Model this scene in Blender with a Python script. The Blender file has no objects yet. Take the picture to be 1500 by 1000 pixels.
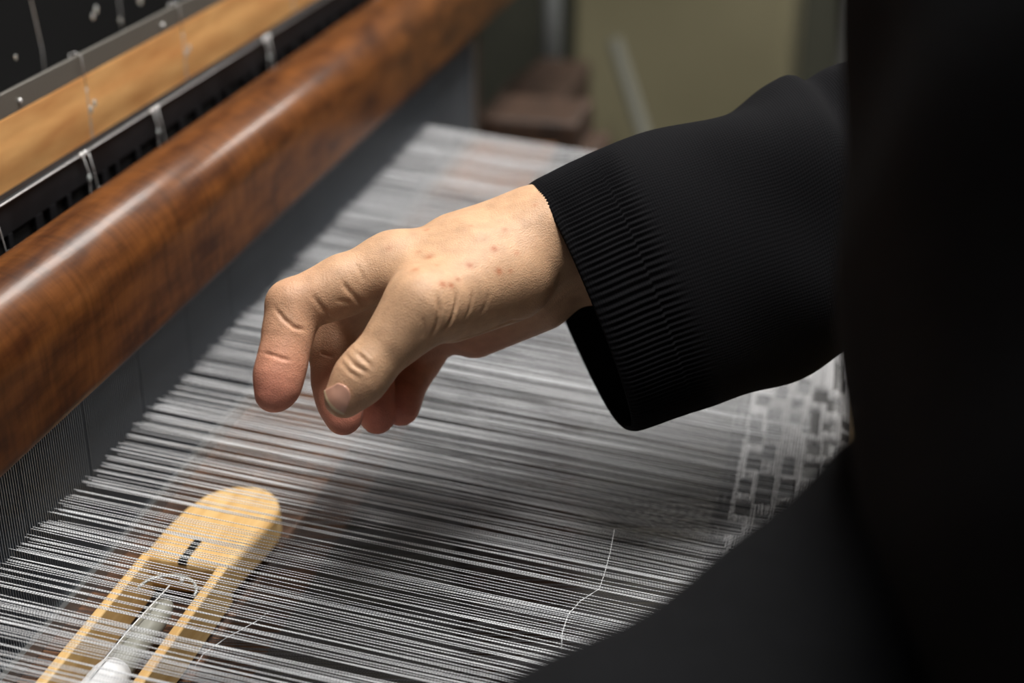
import bpy, math, random
import numpy as np
from mathutils import Vector

random.seed(7); rng = np.random.default_rng(7)
scene = bpy.context.scene
COL = scene.collection

# ------------------------------------------------------------------ camera
# z = 0 is the height of the raised warp at the reed; the floor is 0.80 m below
FPX = 2200.0
PITCH, YAW = math.radians(25.3), math.radians(13.4)
CAM = np.array([0.0, 0.0, 0.354])
_h = np.array([-math.sin(YAW), math.cos(YAW), 0.0])
CR = np.array([math.cos(YAW), math.sin(YAW), 0.0])
CF = _h * math.cos(PITCH) + np.array([0, 0, -math.sin(PITCH)])
CU = _h * math.sin(PITCH) + np.array([0, 0, math.cos(PITCH)])
def P(x, y, d):            # a point of the place: direction of a photo pixel, at distance d (m)
    return CAM + (CR * (x - 750) / FPX + CU * (500 - y) / FPX + CF) * d
def to_px(v):
    q = np.asarray(v) - CAM; z = q @ CF
    return np.stack([750 + FPX * (q @ CR) / z, 500 - FPX * (q @ CU) / z, z], -1)

cd = bpy.data.cameras.new('camera'); cam = bpy.data.objects.new('camera', cd); COL.objects.link(cam)
cam.location = CAM; cam.rotation_euler = (math.pi / 2 - PITCH, 0, YAW)
cd.sensor_width = 36.0; cd.lens = FPX / 1500 * 36.0
cd.clip_start = 0.01
cd.dof.use_dof = True; cd.dof.focus_distance = 0.635; cd.dof.aperture_fstop = 4.6
scene.camera = cam

# ------------------------------------------------------------------ light
world = bpy.data.worlds.new('world'); scene.world = world; world.use_nodes = True
bg = world.node_tree.nodes['Background']
bg.inputs[0].default_value = (0.75, 0.85, 1.0, 1); bg.inputs[1].default_value = 0.05
scene.view_settings.view_transform = 'Standard'; scene.view_settings.look = 'None'
scene.view_settings.gamma = 1.0; scene.view_settings.exposure = 0.12
scene.view_settings.use_curve_mapping = False

def area(name, loc, target, sx, sy, power, col):
    l = bpy.data.lights.new(name, 'AREA'); l.shape = 'RECTANGLE'; l.size = sx; l.size_y = sy
    l.energy = power; l.color = col
    o = bpy.data.objects.new(name, l); COL.objects.link(o); o.location = loc
    o.rotation_euler = (Vector(target) - Vector(loc)).to_track_quat('-Z', 'Y').to_euler()
    return o
CEIL = 1.55
LAMPS = [(0.0, 0.74), (0.66, 2.40)]           # middles of the ceiling lamps
for (LX, LY), pw in zip(LAMPS, (33, 27)):
    area('ceiling_lamp_light', (LX, LY, CEIL - 0.07), (LX, LY, 0), 0.34, 1.18, pw, (1.0, 0.98, 0.95))

# ------------------------------------------------------------------ materials
def mat(name, color, rough=0.5, metal=0.0, coat=0.0, spec=0.5):
    m = bpy.data.materials.new(name); m.use_nodes = True
    b = m.node_tree.nodes['Principled BSDF']
    b.inputs['Base Color'].default_value = (*color, 1); b.inputs['Roughness'].default_value = rough
    b.inputs['Metallic'].default_value = metal; b.inputs['Coat Weight'].default_value = coat
    b.inputs['Coat Roughness'].default_value = 0.15
    b.inputs['Specular IOR Level'].default_value = spec
    return m
def nodes(m): return m.node_tree.nodes, m.node_tree.links, m.node_tree.nodes['Principled BSDF']
def noise_mix(m, c1, c2, scale, stretch=(1, 1, 1), detail=6, lo=0.35, hi=0.65, bump=0.0, bdist=0.001):
    N, L, b = nodes(m)
    tc = N.new('ShaderNodeTexCoord'); mp = N.new('ShaderNodeMapping'); mp.inputs['Scale'].default_value = stretch
    no = N.new('ShaderNodeTexNoise'); no.inputs['Scale'].default_value = scale; no.inputs['Detail'].default_value = detail
    rp = N.new('ShaderNodeValToRGB'); rp.color_ramp.elements[0].position = lo; rp.color_ramp.elements[1].position = hi
    rp.color_ramp.elements[0].color = (*c1, 1); rp.color_ramp.elements[1].color = (*c2, 1)
    L.new(tc.outputs['Object'], mp.inputs[0]); L.new(mp.outputs[0], no.inputs['Vector'])
    L.new(no.outputs['Fac'], rp.inputs[0]); L.new(rp.outputs[0], b.inputs['Base Color'])
    if bump:
        bn = N.new('ShaderNodeBump'); bn.inputs['Strength'].default_value = bump; bn.inputs['Distance'].default_value = bdist
        L.new(no.outputs['Fac'], bn.inputs['Height']); L.new(bn.outputs[0], b.inputs['Normal'])
    return m

M = {}
M['rail'] = noise_mix(mat('varnished_brown_wood', (0.2, 0.07, 0.02), 0.5, coat=0.4, spec=0.1), (0.05, 0.015, 0.0045), (0.145, 0.049, 0.0115), 42, (2.0, 0.45, 2.0), 12, 0.32, 0.62, 0.35, 0.0006)
N, L, b = nodes(M['rail'])                       # short dark medullary flecks across the grain
tc = N.new('ShaderNodeTexCoord'); mp = N.new('ShaderNodeMapping'); mp.inputs['Scale'].default_value = (40, 190, 40); mp.inputs['Rotation'].default_value = (0, 0, 0.2)
n2 = N.new('ShaderNodeTexNoise'); n2.inputs['Scale'].default_value = 1.0; n2.inputs['Detail'].default_value = 5
r2 = N.new('ShaderNodeMapRange'); r2.inputs['From Min'].default_value = 0.35; r2.inputs['From Max'].default_value = 0.6; r2.inputs['To Min'].default_value = 0.8; r2.inputs['To Max'].default_value = 1.1
mx = N.new('ShaderNodeMix'); mx.data_type = 'RGBA'; mx.blend_type = 'MULTIPLY'; mx.inputs['Factor'].default_value = 1.0
src = b.inputs['Base Color'].links[0].from_socket
L.new(tc.outputs['Object'], mp.inputs[0]); L.new(mp.outputs[0], n2.inputs['Vector']); L.new(n2.outputs['Fac'], r2.inputs['Value'])
L.new(src, mx.inputs['A']); L.new(r2.outputs[0], mx.inputs['B']); L.new(mx.outputs['Result'], b.inputs['Base Color'])
b.inputs['Coat Roughness'].default_value = 0.24
L.new(b.inputs['Normal'].links[0].from_socket, b.inputs['Coat Normal'])
M['board'] = noise_mix(mat('dark_brown_wood', (0.1, 0.04, 0.02), 0.5), (0.10, 0.045, 0.02), (0.20, 0.09, 0.042), 30, (3, 0.4, 3), 6)
M['dark_wood'] = noise_mix(mat('old_dark_wood', (0.04, 0.02, 0.01), 0.6), (0.025, 0.013, 0.008), (0.06, 0.03, 0.017), 30, (3, 3, 0.4), 6)
M['orange'] = noise_mix(mat('orange_wood', (0.45, 0.2, 0.06), 0.5), (0.70, 0.31, 0.105), (0.92, 0.50, 0.19), 40, (2, 0.6, 3), 8, 0.3, 0.7, 0.1)
M['shuttle'] = noise_mix(mat('pale_yellow_wood', (0.7, 0.47, 0.2), 0.45, coat=0.2), (0.60, 0.36, 0.13), (0.74, 0.50, 0.22), 30, (6, 0.6, 6), 5)
M['pale_wood'] = noise_mix(mat('tan_wood', (0.6, 0.42, 0.2), 0.5), (0.5, 0.32, 0.14), (0.66, 0.46, 0.22), 25, (5, 0.5, 5), 5)
M['steel'] = mat('brushed_steel', (0.42, 0.42, 0.41), 0.38, 1.0)
M['dent'] = mat('reed_steel', (0.155, 0.175, 0.20), 0.42, 0.45)  # cool reflected light on the reed is put into this bluish base colour
M['black_metal'] = noise_mix(mat('black_metal', (0.02, 0.02, 0.022), 0.45, 0.0, spec=0.25), (0.006, 0.006, 0.007), (0.012, 0.012, 0.014), 40)
M['wire'] = mat('bright_wire', (0.8, 0.8, 0.8), 0.25, 0.4)
M['clear'] = mat('clear_plastic', (0.8, 0.85, 0.85), 0.1); M['clear'].node_tree.nodes['Principled BSDF'].inputs['Transmission Weight'].default_value = 0.6
M['black'] = mat('black_paint', (0.004, 0.004, 0.0045), 0.7, spec=0.2)
M['cabinet'] = noise_mix(mat('beige_paint', (0.3, 0.26, 0.16), 0.6), (0.19, 0.17, 0.10), (0.24, 0.215, 0.13), 3)
M['pole'] = mat('white_paint', (0.45, 0.48, 0.48), 0.45)
M['wall'] = noise_mix(mat('dark_plaster', (0.05, 0.05, 0.04), 0.8), (0.045, 0.047, 0.035), (0.07, 0.07, 0.05), 4)
M['floor'] = noise_mix(mat('dark_floor', (0.03, 0.028, 0.025), 0.7), (0.018, 0.017, 0.015), (0.04, 0.036, 0.03), 6)
M['ceiling'] = noise_mix(mat('white_ceiling', (0.6, 0.6, 0.57), 0.8), (0.55, 0.55, 0.52), (0.62, 0.62, 0.6), 5)
M['fixture'] = mat('white_enamel', (0.8, 0.8, 0.78), 0.4)
tub = mat('lit_tube', (1, 1, 1), 0.5); b_ = tub.node_tree.nodes['Principled BSDF']
b_.inputs['Emission Color'].default_value = (1, 0.93, 0.82, 1); b_.inputs['Emission Strength'].default_value = 6; M['tube'] = tub

def yarn(name, c1, c2, period, rough=0.45):
    m = mat(name, c2, rough); N, L, b = nodes(m)
    tc = N.new('ShaderNodeTexCoord'); mp = N.new('ShaderNodeMapping'); mp.inputs['Rotation'].default_value = (0, 0, math.radians(38))
    w = N.new('ShaderNodeTexWave'); w.wave_type = 'BANDS'; w.bands_direction = 'X'; w.inputs['Scale'].default_value = 0.314 / period
    w.inputs['Distortion'].default_value = 1.5; w.inputs['Detail'].default_value = 2; w.inputs['Detail Scale'].default_value = 40
    no = N.new('ShaderNodeTexNoise'); no.inputs['Scale'].default_value = 900
    rp = N.new('ShaderNodeValToRGB'); rp.color_ramp.elements[0].color = (*c1, 1); rp.color_ramp.elements[1].color = (*c2, 1)
    rp.color_ramp.elements[0].position = 0.15; rp.color_ramp.elements[1].position = 0.6
    L.new(tc.outputs['Object'], mp.inputs[0]); L.new(mp.outputs[0], w.inputs['Vector'])
    L.new(w.outputs['Fac'], rp.inputs[0]); L.new(rp.outputs[0], b.inputs['Base Color'])
    return m
M['yarn'] = yarn('silver_grey_yarn', (0.36, 0.37, 0.39), (0.90, 0.92, 0.95), 0.0010)
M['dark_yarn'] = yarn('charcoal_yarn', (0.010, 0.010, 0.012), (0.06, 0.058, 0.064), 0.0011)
M['weft'] = yarn('pale_weft_yarn', (0.35, 0.35, 0.36), (0.62, 0.62, 0.64), 0.0016)
M['cloth_base'] = yarn('charcoal_cloth', (0.012, 0.012, 0.013), (0.045, 0.044, 0.046), 0.0012)

# ------------------------------------------------------------------ mesh helpers
class MB:
    def __init__(s): s.v = []; s.f = []; s.n = 0
    def add(s, v, f):
        v = np.asarray(v, float).reshape(-1, 3); s.v.append(v)
        s.f.extend([tuple(int(i) + s.n for i in q) for q in f]); s.n += len(v); return s
    def box(s, lo, hi):
        x0, y0, z0 = lo; x1, y1, z1 = hi
        v = [(x, y, z) for x in (x0, x1) for y in (y0, y1) for z in (z0, z1)]
        return s.add(v, [(0, 1, 3, 2), (4, 6, 7, 5), (0, 4, 5, 1), (2, 3, 7, 6), (0, 2, 6, 4), (1, 5, 7, 3)])
    def prism_y(s, prof, y0, y1):      # profile (x, z) extruded along y
        n = len(prof); v = [(x, y0, z) for x, z in prof] + [(x, y1, z) for x, z in prof]
        f = [(i, (i + 1) % n, n + (i + 1) % n, n + i) for i in range(n)] + [tuple(range(n))[::-1], tuple(range(n, 2 * n))]
        return s.add(v, f)
    def prism_z(s, prof, z0, z1):
        n = len(prof); v = [(x, y, z0) for x, y in prof] + [(x, y, z1) for x, y in prof]
        f = [(i, (i + 1) % n, n + (i + 1) % n, n + i) for i in range(n)] + [tuple(range(n))[::-1], tuple(range(n, 2 * n))]
        return s.add(v, f)
    def tube(s, pts, r, k=6, cap=True):
        p = np.asarray(pts, float); n = len(p); r = np.broadcast_to(np.asarray(r, float), (n,))
        t = np.gradient(p, axis=0); t /= np.linalg.norm(t, axis=1)[:, None] + 1e-12
        up = np.array([0, 0, 1.0]) if abs(t[0, 2]) < 0.9 else np.array([1.0, 0, 0])
        a = np.cross(t, up); a /= np.linalg.norm(a, axis=1)[:, None] + 1e-12; b = np.cross(a, t)
        th = np.arange(k) * 2 * math.pi / k
        v = p[:, None] + r[:, None, None] * (a[:, None] * np.cos(th)[None, :, None] + b[:, None] * np.sin(th)[None, :, None])
        f = [(i * k + j, i * k + (j + 1) % k, (i + 1) * k + (j + 1) % k, (i + 1) * k + j) for i in range(n - 1) for j in range(k)]
        if cap: f += [tuple(range(k))[::-1], tuple(range((n - 1) * k, n * k))]
        return s.add(v.reshape(-1, 3), f)
    def ball(s, c, r, k=8, m=6):
        r = np.broadcast_to(np.asarray(r, float), (3,)); v = [(0, 0, 1)]
        for i in range(1, m):
            a = math.pi * i / m
            v += [(math.sin(a) * math.cos(2 * math.pi * j / k), math.sin(a) * math.sin(2 * math.pi * j / k), math.cos(a)) for j in range(k)]
        v.append((0, 0, -1)); f = [(0, 1 + j, 1 + (j + 1) % k) for j in range(k)]
        for i in range(m - 2):
            f += [(1 + i * k + j, 1 + (i + 1) * k + j, 1 + (i + 1) * k + (j + 1) % k, 1 + i * k + (j + 1) % k) for j in range(k)]
        q = 1 + (m - 2) * k; f += [(q + k, q + (j + 1) % k, q + j) for j in range(k)]
        return s.add(np.array(v) * r + np.array(c), f)
    def build(s, name, m, parent=None, smooth=False, bevel=0.0, kind=None):
        me = bpy.data.meshes.new(name); me.from_pydata(np.concatenate(s.v).tolist(), [], s.f); me.update()
        if smooth: me.polygons.foreach_set('use_smooth', [True] * len(me.polygons))
        me.materials.append(M[m] if isinstance(m, str) else m)
        o = bpy.data.objects.new(name, me); COL.objects.link(o); o.parent = parent
        if bevel:
            bv = o.modifiers.new('bevel', 'BEVEL'); bv.width = bevel; bv.segments = 3; bv.limit_method = 'ANGLE'
        if kind: o['kind'] = kind
        return o
def tag(o, label, cat, group=None, kind=None):
    o['label'] = label; o['category'] = cat
    if group: o['group'] = group
    if kind: o['kind'] = kind
    return o
def thing(name, label, cat, group=None):
    o = bpy.data.objects.new(name, None); COL.objects.link(o); return tag(o, label, cat, group)
def struct(o, label, cat):
    return tag(o, label, cat, kind='structure')

# ------------------------------------------------------------------ the room
FL = -0.80
struct(MB().box((-3, -1.5, FL - 0.05), (2.5, 3.4, FL)).build('floor', 'floor'), 'dark workshop floor under the loom', 'floor')
struct(MB().box((-3, 3.3, FL), (2.5, 3.4, CEIL)).build('wall_back', 'wall'), 'dark olive wall behind the loom', 'wall')
struct(MB().box((-3, -1.5, CEIL), (2.5, 3.4, CEIL + 0.05)).build('ceiling', 'ceiling'), 'plain white ceiling over the loom', 'ceiling')

# ------------------------------------------------------------------ loom frame
XR = -0.332                       # reed plane
Y0, Y1 = 0.33, 1.10               # warp from near to far selvage
loom = thing('loom', 'brown timber frame of the handloom around the warp', 'loom')
for y in (0.02, 1.36):
    MB().box((-0.36, y, FL), (-0.26, y + 0.09, -0.07)).build('post', 'dark_wood', loom, bevel=0.006)
    MB().box((-1.0, y, FL), (-0.92, y + 0.09, -0.07)).build('post', 'dark_wood', loom, bevel=0.006)
    MB().box((-1.02, y + 0.01, -0.16), (-0.24, y + 0.08, -0.10)).build('side_rail', 'dark_wood', loom, bevel=0.006)
    MB().box((0.0, y, FL), (0.09, y + 0.09, -0.09)).build('post', 'dark_wood', loom, bevel=0.006)
pr = [(0.0125, -0.030), (0.0125, -0.012), (0.022, -0.004), (0.070, -0.004), (0.080, -0.012), (0.080, -0.09), (0.0225, -0.09), (0.0225, -0.032)]
MB().prism_y(pr, 0.02, 1.45).build('breast_beam', 'pale_wood', loom, bevel=0.002)

# ------------------------------------------------------------------ beater: hand rail, reed, race board
beater = thing('beater', 'swinging beater with rounded brown wooden hand rail over a steel reed', 'beater')
cx, cz, hw, hh, rr = -0.3465, 0.0765, 0.0265, 0.0335, 0.0262
prof = []
for (sx, sz, a0, rad) in ((1, -1, -90, 0.008), (1, 1, 0, rr), (-1, 1, 90, rr), (-1, -1, 180, 0.008)):
    for k in range(10):
        a = math.radians(a0 + 10 * k); prof.append((cx + sx * (hw - rad) + rad * math.cos(a), cz + sz * (hh - rad) + rad * math.sin(a)))
MB().prism_y(prof, 0.05, 1.75).build('hand_rail', 'rail', beater, smooth=False)
o = beater.children[0]
for p in o.data.polygons: p.use_smooth = len(p.vertices) == 4
reed = MB().box((XR - 0.006, 0.30, -0.054), (XR + 0.004, 1.245, -0.046)).build('reed', 'steel', beater)
MB().box((XR - 0.006, 0.30, 0.040), (XR + 0.004, 1.245, 0.046)).build('top_baulk', 'steel', reed)
MB().box((XR - 0.004, 1.236, -0.046), (XR + 0.003, 1.245, 0.040)).build('end_bar', 'steel', reed)
PITCH_D = 0.0018
d = MB()
nd = int((1.236 - 0.30) / PITCH_D)
for k in range(nd):
    y = 0.30 + k * PITCH_D
    w = 0.0005
    if k % 31 == 11: w = 0.00025
    d.box((XR - 0.0035, y, -0.046), (XR + 0.0015, y + w, 0.040))
d.build('reed_dents', 'dent', reed, kind='stuff')
MB().box((XR - 0.03, 0.05, -0.10), (-0.256, 1.246, -0.0545)).build('race_board', 'board', beater, bevel=0.002)
for y in (0.08, 1.252):
    MB().box((XR - 0.028, y, -0.70), (XR - 0.004, y + 0.04, 0.05)).build('sword', 'dark_wood', beater, bevel=0.003)

# ------------------------------------------------------------------ warp sheets (uncountable threads)
XF = -0.048; ZF = -0.024
up, lowm = MB(), MB()
xs_u = np.array([-0.9, -0.55, -0.42, XR, -0.28, -0.23, -0.18, -0.13, -0.085, XF, 0.005])
nk = int((Y1 - Y0) / PITCH_D); drift = 0
for k in range(nk):
    yb = Y0 + (k + 0.5) * PITCH_D
    drift = 0.4 * drift + 0.5 * rng.normal()
    n = int(np.clip(round(1.2 + 0.5 * k / nk + 0.5 * drift + 0.5 * rng.normal()), 0, 3))
    if k > nk - 6: n = 3
    pos = np.arange(4) * 0.00042 - 0.00063
    first = rng.integers(0, 5 - n) if n < 4 else 0
    clump = 0.0004 * rng.normal()
    chosen = set(range(first, first + n)) if rng.random() < 0.35 else set(rng.choice(4, n, replace=False).tolist())
    for j in range(4):
        y = yb + pos[j]
        if j in chosen:
            zr = 0.0 + 0.0018 * rng.normal() + 0.0012 * drift
            tt = np.clip((xs_u - XR) / (XF - XR), 0, 1)
            z = zr + (ZF - zr) * tt
            z[0], z[1], z[2] = -0.03, -0.012, zr + 0.003; z[-1] = ZF - 0.003
            yy = np.full_like(z, y) + clump * np.exp(-((tt - 0.45) / 0.3) ** 2)
            yy[1:-1] += 0.00012 * rng.normal(size=len(z) - 2)
            up.tube(np.stack([xs_u, yy, z], 1), 0.000165 * (0.9 + 0.25 * rng.random()), 5, False)
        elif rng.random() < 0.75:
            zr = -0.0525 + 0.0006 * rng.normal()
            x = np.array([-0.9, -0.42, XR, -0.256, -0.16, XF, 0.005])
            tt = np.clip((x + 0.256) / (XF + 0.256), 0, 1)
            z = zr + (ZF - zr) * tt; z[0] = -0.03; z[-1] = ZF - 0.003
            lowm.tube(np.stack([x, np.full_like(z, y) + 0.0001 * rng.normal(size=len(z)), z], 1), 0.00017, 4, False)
tag(up.build('raised_warp_threads', 'yarn', smooth=True), 'silver-grey twisted warp threads of the raised sheet, stretched from reed to cloth', 'warp threads', kind='stuff')
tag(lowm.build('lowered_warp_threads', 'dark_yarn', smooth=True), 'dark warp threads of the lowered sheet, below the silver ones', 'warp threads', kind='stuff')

# ------------------------------------------------------------------ woven cloth
cloth = MB()
cl_x = np.linspace(XF, 0.021, 12)
ZC = ZF - 0.0005
v = [(x, y, ZC - 0.0016 - (0.006 * max(0, (x - 0.005) / 0.016))) for x in cl_x for y in (Y0, Y1)]
cloth.add(v, [(2 * i, 2 * i + 1, 2 * i + 3, 2 * i + 2) for i in range(11)])
cl = cloth.build('woven_cloth', 'cloth_base')
tag(cl, 'pale grey woven cloth with scattered dark squares beside the black sleeve', 'cloth')
# pale weft picks dive under the dark warp inside the squares
sq = []
for gx in range(7):
    for gy in range(34):
        if rng.random() < 0.92:
            sx = XF + 0.002 + gx * 0.0098 + rng.normal() * 0.0010
            sy = Y0 + 0.0235 * (gy + 0.5 * (gx % 2)) + rng.normal() * 0.004
            sq.append((sx, sy, 0.0029 + 0.0012 * rng.random(), 0.0062 + 0.004 * rng.random()))
sq = np.array(sq)
w = MB(); yy = np.arange(Y0 - 0.002, Y1 + 0.002, 0.0011)
x = XF
while x < 0.016:
    m = ((np.abs(sq[:, 0, None] - x) < sq[:, 2, None]) & (np.abs(sq[:, 1, None] - yy[None]) < sq[:, 3, None])).any(0)
    drop = 0.006 * max(0, (x - 0.005) / 0.016)
    z = np.where(m, ZC - 0.0026, ZC) - drop + 0.00012 * rng.normal(size=len(yy)) + 0.00035 * np.sin(yy * 1400 + x * 9000)
    w.tube(np.stack([np.full_like(yy, x) + 0.0001 * rng.normal(size=len(yy)), yy, z], 1), 0.00050 * (0.7 + 0.6 * rng.random()), 4, False)
    x += 0.00135 * (0.75 + 0.5 * rng.random()) + (0.0022 if x < XF + 0.004 else 0)
w.build('weft_threads', 'weft', cl, smooth=True, kind='stuff')

# ------------------------------------------------------------------ shuttle
SZ0, SZ1 = -0.0515, -0.030
sh = thing('shuttle', 'pale wooden boat shuttle with rounded nose under the raised threads', 'shuttle')
xl, xr_ = -0.3015, -0.2585
nose = [(xl, 0.527), (-0.3012, 0.553), (-0.2995, 0.571), (-0.2952, 0.585), (-0.2895, 0.5925), (-0.282, 0.5970), (-0.2715, 0.5985), (-0.2655, 0.5965), (-0.2595, 0.5915), (-0.2550, 0.5835), (-0.2535, 0.5745), (-0.2545, 0.562), (-0.2570, 0.542), (xr_, 0.527)]
b = MB().prism_z(nose[::-1], SZ0 + 0.003, SZ1)
b.build('nose', 'shuttle', sh, bevel=0.0035)
for (a, c) in ((xl, xl + 0.0048), (xr_ - 0.0048, xr_)):
    MB().box((a, 0.29, SZ0), (c, 0.530, SZ1)).build('side_wall', 'shuttle', sh, bevel=0.001)
MB().box((-0.2825, 0.5265, SZ1 - 0.002), (-0.2785, 0.5450, SZ1 + 0.0003)).build('slot', 'black', sh)
g = MB(); a = np.linspace(0, math.pi, 14)
g.tube(np.stack([-0.28 + 0.0135 * np.cos(a), 0.508 + 0.013 * np.sin(a), np.full(14, SZ1 - 0.004)], 1), 0.0007, 6)
g.build('guide_wire', 'clear', sh, smooth=True)
q = MB().tube([(-0.2800, y, -0.0400) for y in (0.29, 0.45, 0.50, 0.507)], [0.0072, 0.0070, 0.0056, 0.0035], 20)
bob = q.build('bobbin', mat('pale_grey_bobbin', (0.27, 0.27, 0.235), 0.35), sh, smooth=True)
q = MB().tube([(-0.2800, y, -0.0400) for y in (0.29, 0.435, 0.452, 0.458)], [0.0088, 0.0088, 0.0084, 0.0072], 20)
q.build('wound_yarn', mat('wound_white_yarn', (0.75, 0.76, 0.78), 0.25), bob, smooth=True)
q = MB().tube([(-0.281, 0.44, -0.0298), (-0.2805, 0.475, -0.0302), (-0.2788, 0.510, -0.0316)], 0.00030, 6)
q.build('yarn_end', mat('white_yarn_end', (0.9, 0.9, 0.9), 0.3), bob, smooth=True)
MB().ball((-0.2765, 0.517, -0.0335), 0.0011).build('eyelet', 'wire', sh, smooth=True)
st = MB().tube([(-0.2604, 0.30, -0.0515), (-0.2604, 0.507, -0.0515)], 0.0007, 6).build('split_cane', 'shuttle')
tag(st, 'thin orange cane lying on the race board beside the shuttle', 'stick')

# loose yarn ends lying over the threads
def yarn_end(pts, label, r=0.00016):
    q = MB().tube(np.array([P(*p) for p in pts]), r, 5); o = q.build('loose_yarn', 'yarn', smooth=True)
    return tag(o, label, 'yarn', 'loose yarn ends')
yarn_end([(286, 975, 0.606), (298, 957, 0.611), (330, 935, 0.618), (375, 910, 0.626), (395, 895, 0.632)], 'fine pale yarn end running up from beside the shuttle')
yarn_end([(822, 950, 0.600), (824, 925, 0.608), (832, 900, 0.616), (850, 880, 0.623), (878, 862, 0.632), (886, 838, 0.640), (894, 808, 0.652), (900, 775, 0.665)], 'fine curved yarn end on the warp near the foreground arm')

# ------------------------------------------------------------------ heddle shafts behind the beater
hs = thing('heddle_shaft', 'black metal heddle shaft directly behind the brown hand rail', 'heddle shaft')
MB().box((-0.388, 0.10, 0.098), (-0.381, 1.75, 0.1155)).build('top_bar', 'black_metal', hs, bevel=0.0015)
MB().box((-0.3855, 0.10, -0.01), (-0.383, 1.75, 0.098)).build('back_plate', 'black', hs)
MB().tube([(-0.3805, y, 0.1145) for y in (0.10, 1.75)], 0.0006, 8).build('edge_highlight_rod', mat('edge_highlight_steel', (0.3, 0.29, 0.29), 0.4, 1.0), hs, smooth=True)  # thin rod added to draw the highlight along the bar's top edge
y = 0.46
while y < 1.7:
    wd = 0.003 + 0.005 * rng.random()
    MB().box((-0.383, y, 0.0), (-0.3808, y + wd, 0.099)).build('heddle', 'black_metal', hs)
    y += 0.012 + 0.022 * rng.random()
def clip(y, n, s):
    for i in range(n):
        MB().ball((-0.3795, y + 0.004 * i, 0.1148), (0.0009 * s, 0.0012 * s, 0.0013 * s)).build('wire_loop', 'wire', hs, smooth=True)
    for i in range(2):
        MB().tube([(-0.379, y + 0.001 + 0.006 * i, 0.114), (-0.378, y + 0.003 + 0.005 * i, 0.105), (-0.378, y + 0.002 + 0.008 * i, 0.095), (-0.378, y + 0.004 + 0.008 * i, 0.082)], 0.00028, 6).build('hanging_wire', 'wire', hs, smooth=True)
        MB().ball((-0.3776, y + 0.002 + 0.010 * i, 0.1025 - 0.010 * i), (0.0008 * s, 0.0010 * s, 0.0016 * s)).build('wire_eye', 'clear', hs, smooth=True)
for y, n, s_ in ((0.500, 1, 0.9), (0.565, 3, 1.2), (0.655, 2, 1.3), (0.735, 3, 1.1), (0.90, 3, 1.3), (1.12, 3, 1.3)): clip(y, n, s_)

hf = thing('wooden_heddle_frame', 'orange wooden heddle frame bar with a grey metal strip, behind the black shaft', 'heddle frame')
MB().box((-0.431, 0.10, 0.070), (-0.417, 1.75, 0.1345)).build('wooden_bar', 'orange', hf, bevel=0.002)
strip = MB().box((-0.4025, 0.10, 0.1415), (-0.4005, 1.75, 0.1535)).build('metal_strip', mat('dull_steel', (0.22, 0.21, 0.19), 0.5, 0.8), hf, bevel=0.0005)
for y in (0.640, 0.80, 1.0): MB().ball((-0.400, y, 0.1462), (0.0008, 0.0015, 0.0015)).build('rivet', 'wire', strip, smooth=True)
for y in (0.560, 0.578, 0.70, 0.82, 1.0):
    g = MB().tube([(-0.4045, y - 0.002, 0.143), (-0.4045, y - 0.001, 0.1545), (-0.4015, y, 0.1552), (-0.399, y + 0.001, 0.1535), (-0.3983, y + 0.0015, 0.136)], 0.00030, 6)
    hk = g.build('wire_hook', 'wire', hf, smooth=True)
    a = np.linspace(0, 1, 24)
    for ph in (0, math.pi):
        MB().tube(np.stack([-0.3983 + 0.0004 * np.cos(a * 26 + ph), y + 0.0015 + 0.0004 * np.sin(a * 26 + ph), 0.136 - 0.05 * a], 1), 0.00022, 5).build('twisted_wire', 'wire', hk, smooth=True)
for y0 in (0.702, 0.822):
    for dy, dz in ((0, 0.1240), (0.0045, 0.1262)):
        MB().ball((-0.3975, y0 + dy, dz), (0.0009, 0.0013, 0.0022)).build('wire_eye', 'clear', hf, smooth=True)
# wires hanging in the dark behind
hp = thing('harness_cords', 'harness wires before a black sheet for the dark loom interior, behind the orange wooden bar', 'harness')
MB().box((-0.62, 0.10, 0.02), (-0.60, 1.75, 0.55)).build('interior_dark_sheet', 'black', hp)  # black sheet added in place of the darkness inside the loom
for y, x in ((0.60, -0.44), (0.625, -0.45), (0.78, -0.47), (0.90, -0.48), (0.98, -0.46), (1.2, -0.48)):
    z = np.linspace(0.10, 0.45, 12)
    MB().tube(np.stack([np.full(12, x) + 0.001 * rng.normal(size=12), y + 0.0015 * rng.normal(size=12), z], 1), 0.0003, 5).build('wire', 'wire', hp, smooth=True)
def behind(px, py, X):
    q = P(px, py, 1.0) - CAM; return CAM + q * (X / q[0])
for (px, py, k_) in ((141, 14, 1.0), (136, 24, 0.8), (205, 0, 1.2), (176, 30, 0.7), (23, 84, 0.6)):
    MB().ball(behind(px, py, -0.44), (0.0010 * k_, 0.0016 * k_, 0.0026 * k_)).build('wire_eye', 'clear', hp, smooth=True)

# ------------------------------------------------------------------ background room objects
def wall_pt(px, py, Y):
    q = P(px, py, 1.0) - CAM; return CAM + q * (Y / q[1])
c0, c1 = wall_pt(842, 0, 2.3), wall_pt(1160, 0, 2.3)
cab = thing('metal_cabinet', 'beige metal cabinet standing behind the loom', 'cabinet')
MB().box((c0[0], 2.3, FL + 0.03), (c1[0], 2.7, 0.25)).build('body', 'cabinet', cab, bevel=0.006)
MB().box((c0[0] + 0.006, 2.288, FL + 0.06), (c1[0] - 0.006, 2.3, 0.235)).build('door', 'cabinet', cab, bevel=0.003)
MB().box((c0[0] + 0.02, 2.32, FL), (c1[0] - 0.02, 2.68, FL + 0.03)).build('plinth', 'black', cab)
a = wall_pt(808, 60, 1.95)
pl = MB().tube([(a[0], 1.95, FL), (a[0], 1.95, CEIL)], 0.0125, 20).build('white_pole', 'pole', smooth=True)
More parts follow.
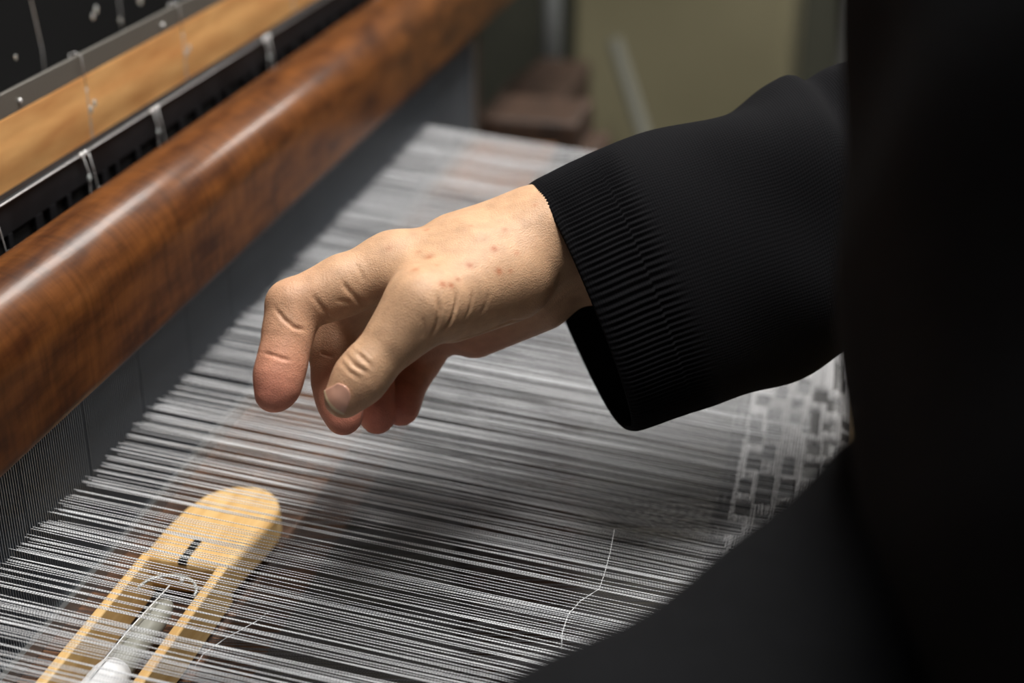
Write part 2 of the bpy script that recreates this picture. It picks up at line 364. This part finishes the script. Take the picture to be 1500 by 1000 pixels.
tag(pl, 'upright white pole left of the beige cabinet', 'pole')
a, c = wall_pt(900, 60, 2.1), wall_pt(945, 205, 2.02)
e = c + (c - a) / (c[2] - a[2]) * (FL - c[2]); t = a
rod = MB().tube([e, t], 0.010, 12).build('leaning_rod', mat('grey_rod', (0.12, 0.12, 0.10), 0.5), smooth=True)
tag(rod, 'slim grey rod leaning in front of the beige cabinet', 'rod')
a, c = wall_pt(700, 200, 1.75), wall_pt(828, 140, 1.75)
bx = thing('wooden_bench', 'dark brown wooden bench end beyond the far edge of the warp', 'bench')
MB().prism_y([(a[0], a[2] - 0.1), (c[0], a[2] - 0.1), (c[0], c[2]), (a[0] + 0.045, c[2]), (a[0], c[2] - 0.035)], 1.75, 2.0 - 0.08).build('top', 'dark_wood', bx, bevel=0.004)
for dx in (0.01, c[0] - a[0] - 0.045):
    MB().box((a[0] + dx, 1.77, FL), (a[0] + dx + 0.035, 1.805, a[2] - 0.1)).build('leg', 'dark_wood', bx)
    MB().box((a[0] + dx, 1.86, FL), (a[0] + dx + 0.035, 1.895, a[2] - 0.1)).build('leg', 'dark_wood', bx)
a = wall_pt(1255, 50, 2.5)
pg = MB().box((a[0] - 0.022, 2.5, FL), (a[0] + 0.05, 2.56, CEIL)).build('grey_pillar', mat('grey_paint', (0.17, 0.17, 0.165), 0.5), bevel=0.004)
tag(pg, 'pale grey upright pillar between the cabinet and the weaver', 'pillar')
for (LX, LY), lb in zip(LAMPS, ('white panel ceiling lamp above the weaver and the cloth', 'white panel ceiling lamp near the back wall')):
    lampo = thing('ceiling_lamp', lb, 'lamp', 'ceiling lamps')
    MB().box((LX - 0.19, LY - 0.61, CEIL - 0.05), (LX + 0.19, LY + 0.61, CEIL)).build('housing', 'fixture', lampo, bevel=0.005)
    MB().box((LX - 0.17, LY - 0.59, CEIL - 0.056), (LX + 0.17, LY + 0.59, CEIL - 0.05)).build('diffuser', 'tube', lampo)

# ------------------------------------------------------------------ SDF sculpting for the weaver
class Grid:
    def __init__(s, lo, hi, h):
        s.lo = np.array(lo, float); s.h = h; s.n = (np.ceil((np.array(hi) - lo) / h)).astype(int) + 1
    def new(s): return np.full(s.n, 0.05, np.float32)
    def sub(s, lo, hi):
        a = np.clip(np.floor((np.array(lo) - s.lo) / s.h).astype(int), 0, s.n); b = np.clip(np.ceil((np.array(hi) - s.lo) / s.h).astype(int) + 1, 0, s.n)
        sl = tuple(slice(i, j) for i, j in zip(a, b))
        ax = [(s.lo[i] + np.arange(a[i], b[i]) * s.h).astype(np.float32) for i in range(3)]
        return sl, (ax[0][:, None, None], ax[1][None, :, None], ax[2][None, None, :])
def smin(a, b, k):
    if k <= 0: return np.minimum(a, b)
    h = np.maximum(k - np.abs(a - b), 0) / k
    return np.minimum(a, b) - h * h * k * 0.25
def cone(G, D, a, b, ra, rb, k, mar=0.02):
    a = np.array(a); b = np.array(b); r = max(ra, rb) + mar
    sl, (X, Y, Z) = G.sub(np.minimum(a, b) - r, np.maximum(a, b) + r)
    if min(s_.stop - s_.start for s_ in sl) <= 0: return
    ab = b - a; L2 = ab @ ab + 1e-12
    px, py, pz = X - a[0], Y - a[1], Z - a[2]
    t = np.clip((px * ab[0] + py * ab[1] + pz * ab[2]) / L2, 0, 1)
    d = np.sqrt((px - t * ab[0]) ** 2 + (py - t * ab[1]) ** 2 + (pz - t * ab[2]) ** 2) - (ra + (rb - ra) * t)
    D[sl] = smin(D[sl], d, k)
def ell(G, D, c, axes, rad, k, mar=0.02):
    c = np.array(c); r = max(rad) + mar
    sl, (X, Y, Z) = G.sub(c - r, c + r)
    q = 0; g = 0
    for ax, ri in zip(axes, rad):
        e = ((X - c[0]) * ax[0] + (Y - c[1]) * ax[1] + (Z - c[2]) * ax[2]) / ri
        q = q + e * e; g = g + (e / ri) ** 2
    kq = np.sqrt(q); d = kq * (kq - 1) / np.sqrt(g + 1e-9)
    D[sl] = smin(D[sl], d.astype(np.float32), k)
def surface_net(G, D):
    S = D < 0; n = np.array(D.shape)
    c = np.zeros(n - 1, np.int8)
    for i in (0, 1):
        for j in (0, 1):
            for k in (0, 1): c += S[i:n[0] - 1 + i, j:n[1] - 1 + j, k:n[2] - 1 + k]
    cells = np.argwhere((c > 0) & (c < 8)); idx = np.full(n - 1, -1, np.int64); idx[tuple(cells.T)] = np.arange(len(cells))
    acc = np.zeros((len(cells), 3)); cnt = np.zeros(len(cells))
    cr = [(i, j, k) for i in (0, 1) for j in (0, 1) for k in (0, 1)]
    for p in cr:
        for ax in range(3):
            if p[ax]: continue
            q = list(p); q[ax] = 1
            a = D[tuple((cells + p).T)]; b = D[tuple((cells + q).T)]
            m = (a < 0) != (b < 0); t = np.where(m, a / np.where(m, a - b, 1), 0)
            pos = np.array(p, float)[None] + t[:, None] * (np.array(q) - np.array(p))[None]
            acc += pos * m[:, None]; cnt += m
    V = G.lo + (cells + acc / cnt[:, None]) * G.h
    F = []
    for ax in range(3):
        u, w_ = (ax + 1) % 3, (ax + 2) % 3
        a = [slice(None)] * 3; b = [slice(None)] * 3; a[ax] = slice(0, -1); b[ax] = slice(1, None)
        A, B = S[tuple(a)], S[tuple(b)]
        e = np.argwhere(A != B); e = e[(e[:, u] > 0) & (e[:, w_] > 0) & (e[:, u] < n[u] - 1) & (e[:, w_] < n[w_] - 1)]
        fl = A[tuple(e.T)]
        def at(du, dw):
            q = e.copy(); q[:, u] -= du; q[:, w_] -= dw; return idx[tuple(q.T)]
        Q = np.stack([at(1, 1), at(0, 1), at(0, 0), at(1, 0)], 1)
        Q[~fl] = Q[~fl][:, ::-1]; F.append(Q)
    return V, np.concatenate(F)
def relax(V, F, it, lam=0.5):
    e = np.concatenate([F[:, [0, 1]], F[:, [1, 2]], F[:, [2, 3]], F[:, [3, 0]]])
    deg = np.bincount(e.ravel(), minlength=len(V))[:, None]
    for i in range(it):
        l = lam if i % 2 == 0 else -lam * 1.02
        s_ = np.zeros_like(V)
        for c in range(3): s_[:, c] = np.bincount(e[:, 0], V[e[:, 1], c], len(V)) + np.bincount(e[:, 1], V[e[:, 0], c], len(V))
        V = V + l * (s_ / deg - V)
    return V
def vnormals(V, F):
    n = np.cross(V[F[:, 2]] - V[F[:, 0]], V[F[:, 3]] - V[F[:, 1]]); N = np.zeros_like(V)
    for i in range(4):
        for c in range(3): N[:, c] += np.bincount(F[:, i], n[:, c], len(V))
    return N / (np.linalg.norm(N, axis=1)[:, None] + 1e-12)
def mesh_np(name, V, F, m, parent=None):
    me = bpy.data.meshes.new(name); me.vertices.add(len(V)); me.vertices.foreach_set('co', V.astype(np.float32).ravel())
    k = F.shape[1]; me.loops.add(F.size); me.loops.foreach_set('vertex_index', F.astype(np.int32).ravel())
    me.polygons.add(len(F)); me.polygons.foreach_set('loop_start', np.arange(0, F.size, k, dtype=np.int32))
    me.update(calc_edges=True); me.validate(); me.polygons.foreach_set('use_smooth', np.ones(len(me.polygons), bool))
    me.materials.append(m); o = bpy.data.objects.new(name, me); COL.objects.link(o); o.parent = parent
    return o

# ---- right hand (photo pixel, distance): wrist on the right, fingers curling down on the left
VH = 0.0008
pts = dict(
    iB=(806, 335, .645), mB=(812, 331, .660), rB=(822, 344, .672), pB=(828, 376, .684),
    iM=(576, 386, .634), mM=(594, 382, .654), rM=(618, 402, .671), pM=(658, 448, .685),
    iP=(428, 447, .622), iD=(411, 524, .616), iT=(399, 578, .613),
    mP=(484, 474, .658), mD=(488, 558, .650), mT=(503, 612, .646),
    rP=(538, 505, .682), rD=(546, 572, .674), rT=(552, 612, .671),
    pP=(614, 529, .694), pD=(591, 577, .681), pT=(586, 602, .676),
    tC=(748, 402, .634), tM=(618, 450, .606), tI=(541, 537, .600), tT=(504, 583, .597))
J = {k: P(*v) for k, v in pts.items()}
lo = np.min(list(J.values()), 0) - 0.03; hi = np.max(list(J.values()) + [P(960, 300, .70), P(960, 300, .64)], 0) + 0.035
G = Grid(lo, hi, VH)
palm = G.new()
K = 0.012
for a_, b_, ra, rb in (('iB', 'iM', .0135, .0115), ('mB', 'mM', .0140, .0112), ('rB', 'rM', .0125, .0115), ('pB', 'pM', .0125, .0110)):
    cone(G, palm, J[a_], J[b_], ra, rb, K)
cone(G, palm, P(815, 351, .652), P(1000, 326, .676), .0204, .0230, 0.016)
cone(G, palm, P(828, 386, .678), P(1000, 370, .690), .0190, .0210, 0.016)
cone(G, palm, P(770, 326, .656), P(668, 352, .650), .0118, .0095, K)      # dorsum
cone(G, palm, P(790, 432, .676), P(695, 478, .684), .0165, .0145, 0.007)      # hypothenar
cone(G, palm, P(775, 415, .662), P(670, 450, .672), .0140, .0125, K)      # palm filling
cone(G, palm, J['tC'], J['tM'], .0170, .0138, K)                          # thumb metacarpal
cone(G, palm, P(745, 418, .640), P(658, 457, .622), .0150, .0125, 0.009)      # thenar
cone(G, palm, P(690, 385, .632), P(612, 412, .622), .0150, .0105, K)      # first web
def finger(ch, ks=0.004):
    D = G.new()
    for (a_, ra), (b_, rb) in zip(ch[:-1], ch[1:]): cone(G, D, a_, b_, ra, rb, ks)
    return D
def lerp(a_, b_, t): return a_ + (b_ - a_) * t
def chain(n, r, pad):
    m_, p_, d_, t_ = (J[n + c] for c in 'MPDT')
    D = finger([(m_, r[0]), (lerp(m_, p_, .5), r[1]), (p_, r[2]), (lerp(p_, d_, .5), r[3]), (d_, r[4]), (lerp(d_, t_, .5), r[5]), (t_, r[6])])
    # soft pads on the palm side
    palmdir = CR * 0.9 - CU * 0.3
    palmdir = palmdir / np.linalg.norm(palmdir)
    for a_, b_, rr_ in ((m_, p_, r[1] * .92), (p_, d_, r[3] * .9), (d_, t_, r[5] * .92)):
        c_ = lerp(a_, b_, .52 if rr_ != r[5] * .92 else .7); cone(G, D, lerp(a_, b_, .25) + palmdir * pad, lerp(a_, b_, .75) + palmdir * pad, rr_ * .9, rr_ * .9, 0.006)
    return D
hand = palm.copy()
for n, r, pad, k in (('i', (.0120, .0118, .0104, .0092, .0086, .0087, .0070), .0030, .010), ('m', (.0120, .0108, .0100, .0090, .0086, .0086, .0072), .0012, .007),
                     ('r', (.0115, .0102, .0094, .0086, .0080, .0080, .0068), .0012, .007), ('p', (.0110, .0096, .0090, .0072, .0067, .0068, .0061), .0010, .008)):
    hand = np.minimum(hand, smin(palm, chain(n, r, pad), k))
th = finger([(J['tM'], .0138), (lerp(J['tM'], J['tI'], .5), .0110), (J['tI'], .0098), (lerp(J['tI'], J['tT'], .45), .0098), (J['tT'], .0080)], .005)
hand = np.minimum(hand, smin(palm, th, .010))
HV, HF = surface_net(G, hand)
HV = relax(HV, HF, 6); HN = vnormals(HV, HF)
pxv = to_px(HV); facing = ((HV - CAM) * HN).sum(1) < 0
def hit(x, y):                       # visible surface point of the hand in a given direction
    d2 = (pxv[:, 0] - x) ** 2 + (pxv[:, 1] - y) ** 2
    c = np.where((d2 < 30) & facing)[0]
    if len(c) == 0: c = np.array([np.argmin(d2)])
    zmin = pxv[c, 2].min(); c = c[pxv[c, 2] < zmin + 0.004]
    i = c[np.argmin(d2[c])]; return HV[i] , HN[i], i
disp = np.zeros(len(HV))
def polydist(pl, lim=0.012):
    best = np.full(len(HV), 1.0); par = np.zeros(len(HV))
    lo_, hi_ = pl.min(0) - lim, pl.max(0) + lim
    s_ = np.where(((HV > lo_) & (HV < hi_)).all(1))[0]; Q = HV[s_]
    L = len(pl) - 1
    for i in range(L):
        ab = pl[i + 1] - pl[i]; t = np.clip(((Q - pl[i]) @ ab) / (ab @ ab + 1e-12), 0, 1)
        d = np.linalg.norm(Q - pl[i] - t[:, None] * ab, axis=1); m = d < best[s_]
        best[s_[m]] = d[m]; par[s_[m]] = (i + t[m]) / L
    return best, par
def crease(pix, depth, width, bulge=0.35):
    pl = np.array([hit(*p)[0] for p in pix]); d, par = polydist(pl)
    fade = np.clip(np.minimum(par, 1 - par) * 5, 0.15, 1)
    global disp
    disp = disp - depth * fade * np.exp(-(d / width) ** 2) + bulge * depth * fade * np.exp(-((d - 2.2 * width) / (1.2 * width)) ** 2)
mm = 0.001
# thumb base wrinkles
crease([(640, 430), (645, 455), (640, 478), (630, 496)], .9 * mm, .8 * mm, .15)
crease([(668, 425), (668, 450), (660, 472), (650, 486)], .9 * mm, .8 * mm, .15)
crease([(692, 425), (690, 448), (682, 466)], .5 * mm, .8 * mm, .15)
crease([(715, 425), (712, 445), (704, 462)], .35 * mm, .9 * mm, .15)
crease([(618, 462), (622, 480), (620, 496)], .4 * mm, .8 * mm, .15)
crease([(800, 462), (750, 470), (700, 492), (655, 505)], .8 * mm, 1.2 * mm, 0)
# thumb joint folds
crease([(505, 519), (520, 535), (538, 548)], .55 * mm, .7 * mm, .7)
crease([(512, 508), (528, 523), (546, 538)], .5 * mm, .7 * mm, .7)
crease([(499, 530), (513, 545), (528, 556)], .3 * mm, .7 * mm, .4)
# index finger
crease([(402, 450), (416, 467), (432, 479), (448, 484)], .9 * mm, .75 * mm, .1)
crease([(376, 516), (394, 519), (412, 526), (428, 528)], .6 * mm, .7 * mm, .1)
crease([(456, 430), (468, 446), (480, 462), (492, 470)], .6 * mm, 1.0 * mm, .1)
crease([(500, 410), (510, 425), (528, 443), (538, 450)], .8 * mm, 1.0 * mm, .1)
crease([(490, 440), (515, 442)], .4 * mm, 1.0 * mm, .1)
# middle finger
crease([(459, 513), (473, 517), (487, 522)], .7 * mm, .7 * mm, .1)
# little finger
crease([(580, 546), (596, 556), (612, 566)], .7 * mm, .7 * mm, .1)
# knuckle line, tendon
crease([(520, 385), (528, 400), (532, 412)], .3 * mm, .9 * mm, .3)
crease([(800, 310), (740, 335), (680, 350)], -.4 * mm, 4.0 * mm, 0)
HV = HV + HN * disp[:, None]

# ---- skin colours that belong to the skin: pinker fingertips, age spots
base = np.array([0.51, 0.31, 0.185]); colr = np.tile(base, (len(HV), 1))
def blend(c, r, col, a_):
    w_ = a_ * np.exp(-(np.linalg.norm(HV - c, axis=1) / r) ** 2); colr[:] = colr * (1 - w_[:, None]) + np.array(col) * w_[:, None]
for n in 'imrp':
    blend(J[n + 'T'], .018, (0.64, 0.21, 0.155), .9); blend(J[n + 'D'], .014, (0.58, 0.25, 0.16), .5); blend(J[n + 'P'], .016, (0.56, 0.27, 0.165), .45)
blend(J['tT'], .013, (0.58, 0.30, 0.19), .4)
blend(P(700, 505, .685), .034, (0.50, 0.22, 0.145), .85)
for (x, y, r, a_) in ((628, 376, 1.9, .55), (640, 388, 1.2, .35), (607, 394, 1.7, .5), (613, 368, 1.2, .35), (688, 388, 1.5, .7), (723, 365, 1.6, .75), (732, 397, 1.6, .7),
                      (649, 416, 1.6, .7), (661, 417, 1.4, .75), (671, 408, 1.1, .5), (740, 338, 1.2, .4), (757, 370, 1.3, .4), (625, 337, 1.4, .45), (783, 300, 1.0, .4), (748, 396, 1.1, .4), (571, 364, 1.5, .3), (690, 330, 1.0, .3)):
    blend(hit(x, y)[0], r * mm, (0.34, 0.11, 0.045), min(1, a_ * 1.2))
skin = mat('skin', tuple(base), 0.52, spec=0.35); N, L, bs = nodes(skin)
at_ = N.new('ShaderNodeVertexColor'); at_.layer_name = 'skin'
no = N.new('ShaderNodeTexNoise'); no.inputs['Scale'].default_value = 170; no.inputs['Detail'].default_value = 6
hv = N.new('ShaderNodeHueSaturation'); mr = N.new('ShaderNodeMapRange'); mr.inputs['To Min'].default_value = 0.72; mr.inputs['To Max'].default_value = 1.28
tc = N.new('ShaderNodeTexCoord'); L.new(tc.outputs['Object'], no.inputs['Vector']); L.new(no.outputs['Fac'], mr.inputs['Value']); L.new(mr.outputs[0], hv.inputs['Value'])
L.new(at_.outputs['Color'], hv.inputs['Color']); L.new(hv.outputs[0], bs.inputs['Base Color'])
vo = N.new('ShaderNodeTexVoronoi'); vo.inputs['Scale'].default_value = 1500; L.new(tc.outputs['Object'], vo.inputs['Vector'])
bn = N.new('ShaderNodeBump'); bn.inputs['Strength'].default_value = 0.3; bn.inputs['Distance'].default_value = 0.0005
n3 = N.new('ShaderNodeTexNoise'); n3.inputs['Scale'].default_value = 420; n3.inputs['Detail'].default_value = 5; n3.inputs['Distortion'].default_value = 1.0
L.new(tc.outputs['Object'], n3.inputs['Vector'])
ad3 = N.new('ShaderNodeMath'); ad3.operation = 'ADD'; L.new(vo.outputs['Distance'], ad3.inputs[0]); L.new(n3.outputs['Fac'], ad3.inputs[1])
L.new(ad3.outputs[0], bn.inputs['Height']); L.new(bn.outputs[0], bs.inputs['Normal'])
bs.inputs['Subsurface Weight'].default_value = 0.08; bs.inputs['Subsurface Radius'].default_value = (1, 0.35, 0.2); bs.inputs['Subsurface Scale'].default_value = 0.004
person = mesh_np('person', HV, HF, skin)
ca = person.data.color_attributes.new('skin', 'FLOAT_COLOR', 'POINT')
ca.data.foreach_set('color', np.concatenate([colr, np.ones((len(colr), 1))], 1).astype(np.float32).ravel())
tag(person, 'weaver in black knitwear reaching a bare hand over the warp threads', 'person')

# ---- thumb nail: a thin curved plate lying on the thumb tip
quad = [(496, 560), (515, 583), (505, 609), (474, 571)]
nn = 9; vv = []; nmv = []
for i in range(nn):
    for j in range(nn):
        s_, t_ = i / (nn - 1), j / (nn - 1)
        e0 = np.array(quad[0]) * (1 - t_) + np.array(quad[1]) * t_; e1 = np.array(quad[3]) * (1 - t_) + np.array(quad[2]) * t_
        e1 = e1 + np.array([-8, 5]) * math.sin(math.pi * t_) * 0.9; e0 = e0 + np.array([5, -4]) * math.sin(math.pi * t_)
        q = e0 * (1 - s_) + e1 * s_
        h_, n_, _ = hit(*q); dz = to_px(h_)[2]; vv.append(P(q[0], q[1], dz)); nmv.append(n_)
vv = np.array(vv).reshape(nn, nn, 3); nmv = np.array(nmv).reshape(nn, nn, 3)
for _ in range(3):
    vv[1:-1, 1:-1] = (vv[:-2, 1:-1] + vv[2:, 1:-1] + vv[1:-1, :-2] + vv[1:-1, 2:]) / 4
nav = nmv.mean((0, 1)); nav /= np.linalg.norm(nav)
vv = vv + nav * 0.0007
ids = np.arange(nn * nn).reshape(nn, nn)
Fq = np.stack([ids[:-1, :-1], ids[1:, :-1], ids[1:, 1:], ids[:-1, 1:]], -1).reshape(-1, 4)
nm_ = mat('thumb_nail', (0.62, 0.34, 0.25), 0.25, coat=0.3)
nail = mesh_np('thumb_nail', vv.reshape(-1, 3), Fq, nm_, person)
nail.data.materials.append(mat('nail_edge', (0.66, 0.52, 0.33), 0.3))
nail.data.polygons.foreach_set('material_index', np.array([1 if (f // (nn - 1)) >= nn - 2 else 0 for f in range(len(Fq))], np.int32))
so = nail.modifiers.new('thick', 'SOLIDIFY'); so.thickness = 0.0006; so.offset = -1
sb = nail.modifiers.new('sub', 'SUBSURF'); sb.levels = 1; sb.render_levels = 1

# ---- black knitted sleeve of the reaching arm
knit = mat('black_knit', (0.0058, 0.0058, 0.0068), 0.9, spec=0.06); N, L, bk = nodes(knit)
uv = N.new('ShaderNodeUVMap')
w1 = N.new('ShaderNodeTexWave'); w1.bands_direction = 'X'; w1.inputs['Scale'].default_value = 0.314 / 0.0013; w1.inputs['Distortion'].default_value = 1.0
w2 = N.new('ShaderNodeTexWave'); w2.bands_direction = 'Y'; w2.inputs['Scale'].default_value = 0.314 / 0.0011; w2.inputs['Distortion'].default_value = 2.0
ad = N.new('ShaderNodeMath'); ad.operation = 'ADD'
L.new(uv.outputs[0], w1.inputs[0]); L.new(uv.outputs[0], w2.inputs[0]); L.new(w1.outputs['Fac'], ad.inputs[0]); L.new(w2.outputs['Fac'], ad.inputs[1])
bn = N.new('ShaderNodeBump'); bn.inputs['Strength'].default_value = 0.18; bn.inputs['Distance'].default_value = 0.0005
L.new(ad.outputs[0], bn.inputs['Height']); L.new(bn.outputs[0], bk.inputs['Normal'])
sec = [((770, 270), (922, 634), .660, .043), ((800, 255), (952, 624), .661, .044), ((830, 240), (982, 613), .663, .045), ((892, 214), (1045, 593), .667, .047), ((1000, 179), (1130, 563), .674, .047), ((1080, 157), (1200, 536), .680, .050),
       ((1130, 128), (1240, 518), .684, .052), ((1152, 119), (1260, 508), .686, .052), ((1168, 126), (1280, 502), .688, .051), ((1200, 106), (1320, 498), .692, .054), ((1262, 92), (1400, 505), .700, .056), ((1380, -20), (1560, 440), .70, .060), ((1480, -220), (1690, 260), .68, .062), ((1540, -420), (1740, 80), .65, .066)]
T = np.array([P(*s_[0], s_[2]) for s_ in sec]); B = np.array([P(*s_[1], s_[2]) for s_ in sec]); HD = np.array([s_[3] for s_ in sec])
def resample(A, n):
    u = np.concatenate([[0], np.cumsum(np.linalg.norm(np.diff((T + B) / 2, axis=0), axis=1))]); U = np.linspace(0, 1, n) ** 1.0 * u[-1]
    A = A.reshape(len(A), -1); out = np.empty((n, A.shape[1]))
    sl = np.gradient(A, u, axis=0)
    i = np.clip(np.searchsorted(u, U) - 1, 0, len(u) - 2); hseg = u[i + 1] - u[i]; t = (U - u[i]) / hseg
    t = t[:, None]; hseg = hseg[:, None]
    out = (2 * t**3 - 3 * t**2 + 1) * A[i] + (t**3 - 2 * t**2 + t) * hseg * sl[i] + (-2 * t**3 + 3 * t**2) * A[i + 1] + (t**3 - t**2) * hseg * sl[i + 1]
    return out, U
NS, NA = 150, 720
Tr, U = resample(T, NS); Br, _ = resample(B, NS); Hr, _ = resample(HD, NS); Hr = Hr[:, 0]
ang = np.arange(NA) * 2 * math.pi / NA
cth, sth = np.cos(ang), np.sin(ang)
sv = np.empty((NS, NA, 3)); uvs = np.empty((NS, NA, 2))
for i in range(NS):
    c = (Tr[i] + Br[i]) / 2; e1 = (Tr[i] - Br[i]) / 2
    e2 = CF * Hr[i] - CR * (0.006 if i < 12 else 0.004)
    wd = np.abs(sth) ** 0.72 * np.sign(sth) * (0.94 + 0.06 * cth)
    ring = c + e1 * (np.sign(cth) * np.abs(cth) ** 0.92)[:, None] + e2 * wd[:, None]
    nrm = e1[None] / np.linalg.norm(e1) * cth[:, None] + CF[None] * sth[:, None]
    cuff = np.clip((0.043 - U[i]) / 0.014, 0, 1); cuff = cuff * cuff * (3 - 2 * cuff)
    rib = 0.00055 * cuff * np.clip(U[i] / 0.004, 0.25, 1) * np.cos(ang * 144) + 0.0022 * cuff * 0
    und = 0.0016 * np.sin(ang * 5 + U[i] * 60) * np.clip((U[i] - .05) / .05, 0, 1) + 0.0012 * np.sin(ang * 3 - U[i] * 95) * np.clip((U[i] - .03) / .05, 0, 1)
    sv[i] = ring + nrm * (rib + und - (0.0006 * cuff if U[i] > 0.002 else 0.0014))[:, None]
    uvs[i] = np.stack([ang / (2 * math.pi) * 0.32, np.full(NA, U[i])], 1)
ids = np.arange(NS * NA).reshape(NS, NA); nx = np.roll(ids, -1, 1)
SF = np.stack([ids[:-1], ids[1:], nx[1:], nx[:-1]], -1).reshape(-1, 4)
nc = np.searchsorted(U, 0.043)
SN = vnormals(sv.reshape(-1, 3), SF).reshape(NS, NA, 3)
if (SN[5] * (sv[5] - sv[5].mean(0))).sum() < 0: SN = -SN
def sleeve_mesh(name, i0, i1, parent, turn=0):
    V_ = sv[i0:i1]; N_ = SN[i0:i1]; T_ = uvs[i0:i1]
    if turn:                                    # the knit turns inward at the opening
        V_ = np.concatenate([(sv[:turn] - SN[:turn] * 0.0024)[::-1], (sv[0] - SN[0] * 0.0012 - (sv[2] - sv[0]) * 0.25)[None], V_])
        N_ = np.concatenate([-SN[:turn][::-1], (sv[0] - sv[2])[None], N_]); N_ = N_ / np.linalg.norm(N_, axis=2)[..., None]
        T_ = np.concatenate([uvs[:turn][::-1], uvs[:1], T_])
    n_ = len(V_); id_ = np.arange(n_ * NA).reshape(n_, NA); nx_ = np.roll(id_, -1, 1)
    F_ = np.stack([id_[:-1], nx_[:-1], nx_[1:], id_[1:]], -1).reshape(-1, 4)
    f0 = F_[(n_ - 2) * NA]; q = V_.reshape(-1, 3); fn = np.cross(q[f0[2]] - q[f0[0]], q[f0[3]] - q[f0[1]])
    if fn @ N_[n_ - 2, 0] < 0: F_ = F_[:, ::-1]
    o = mesh_np(name, q, F_, knit, parent)
    ul = o.data.uv_layers.new(name='UVMap'); li = np.empty(len(o.data.loops), np.int32); o.data.loops.foreach_get('vertex_index', li)
    ul.data.foreach_set('uv', T_.reshape(-1, 2)[li].astype(np.float32).ravel())
    o.data.normals_split_custom_set_from_vertices(N_.reshape(-1, 3).tolist())
    return o
slv = sleeve_mesh('sleeve', nc - 1, NS, person); slv['label'] = 'black knitted sleeve'
cf = sleeve_mesh('ribbed_cuff', 0, nc, slv, 20); cf['label'] = 'wide ribbed black cuff'

# ---- charcoal vest and near sleeve
felt = mat('charcoal_wool', (0.011, 0.011, 0.012), 0.95, spec=0.08); N, L, bf = nodes(felt)
noise_mix(felt, (0.020, 0.0212, 0.0235), (0.029, 0.0305, 0.0335), 260, (1, 1, 1), 5, 0.3, 0.7, 0.5, 0.001)
GJ = Grid((-0.10, 0.0, -0.34), (0.42, 0.74, 0.56), 0.006)
jk = GJ.new()
E3 = np.eye(3)
tl = math.radians(9.5); LEAN = np.array([[math.cos(tl), 0, math.sin(tl)], [0, 1, 0], [-math.sin(tl), 0, math.cos(tl)]])
ell(GJ, jk, (0.160, 0.385, 0.155), LEAN, (0.152, 0.215, 0.42), 0.05, 0.08)
cone(GJ, jk, (0.17, 0.22, 0.46), (0.17, 0.56, 0.46), 0.075, 0.075, 0.06, 0.06)
sl, (X_, Y_, Z_) = GJ.sub((-0.2, 0, -0.4), (0.5, 0.8, 0.6))
jk = np.maximum(jk, np.minimum(0.092 - X_ + 0 * Y_, 0.006 - Z_ + 0 * Y_))       # leaning over the breast beam
jk = np.maximum(jk, -0.33 - Z_ + 0 * X_ + 0 * Y_).astype(np.float32)
JV, JF = surface_net(GJ, jk); JV = relax(JV, JF, 6)
JN = vnormals(JV, JF); JV = JV + JN * (0.003 * np.sin(JV[:, 1] * 60 + JV[:, 2] * 25) * np.sin(JV[:, 2] * 40))[:, None]
jko = mesh_np('vest', JV, JF, felt, person); jko['label'] = 'charcoal wool vest'
# near sleeve, bent at the elbow in the foreground
GS = Grid((-0.16, 0.0, -0.12), (0.34, 0.42, 0.56), 0.005); ns = GS.new()
EL = P(1440, 965, .44); SHO = np.array([0.19, 0.17, 0.44])
cone(GS, ns, SHO, EL, 0.072, 0.060, 0.03, 0.05)
cone(GS, ns, EL, P(895, 1305, .35), 0.060, 0.052, 0.04, 0.05)
NV, NF = surface_net(GS, ns); NV = relax(NV, NF, 6); NN_ = vnormals(NV, NF)
NV = NV + NN_ * (0.0025 * np.sin(NV[:, 0] * 70 + NV[:, 2] * 50) * np.sin(NV[:, 1] * 55 + NV[:, 2] * 35))[:, None]
plain = noise_mix(mat('black_knit_plain', (0.008, 0.008, 0.009), 0.9, spec=0.06), (0.0050, 0.0052, 0.0059), (0.0076, 0.0079, 0.009), 300, (1, 1, 1), 5, 0.3, 0.7, 0.4, 0.001)
nso = mesh_np('sleeve', NV, NF, plain, person); nso['label'] = 'black knitted near sleeve, bent at the elbow'
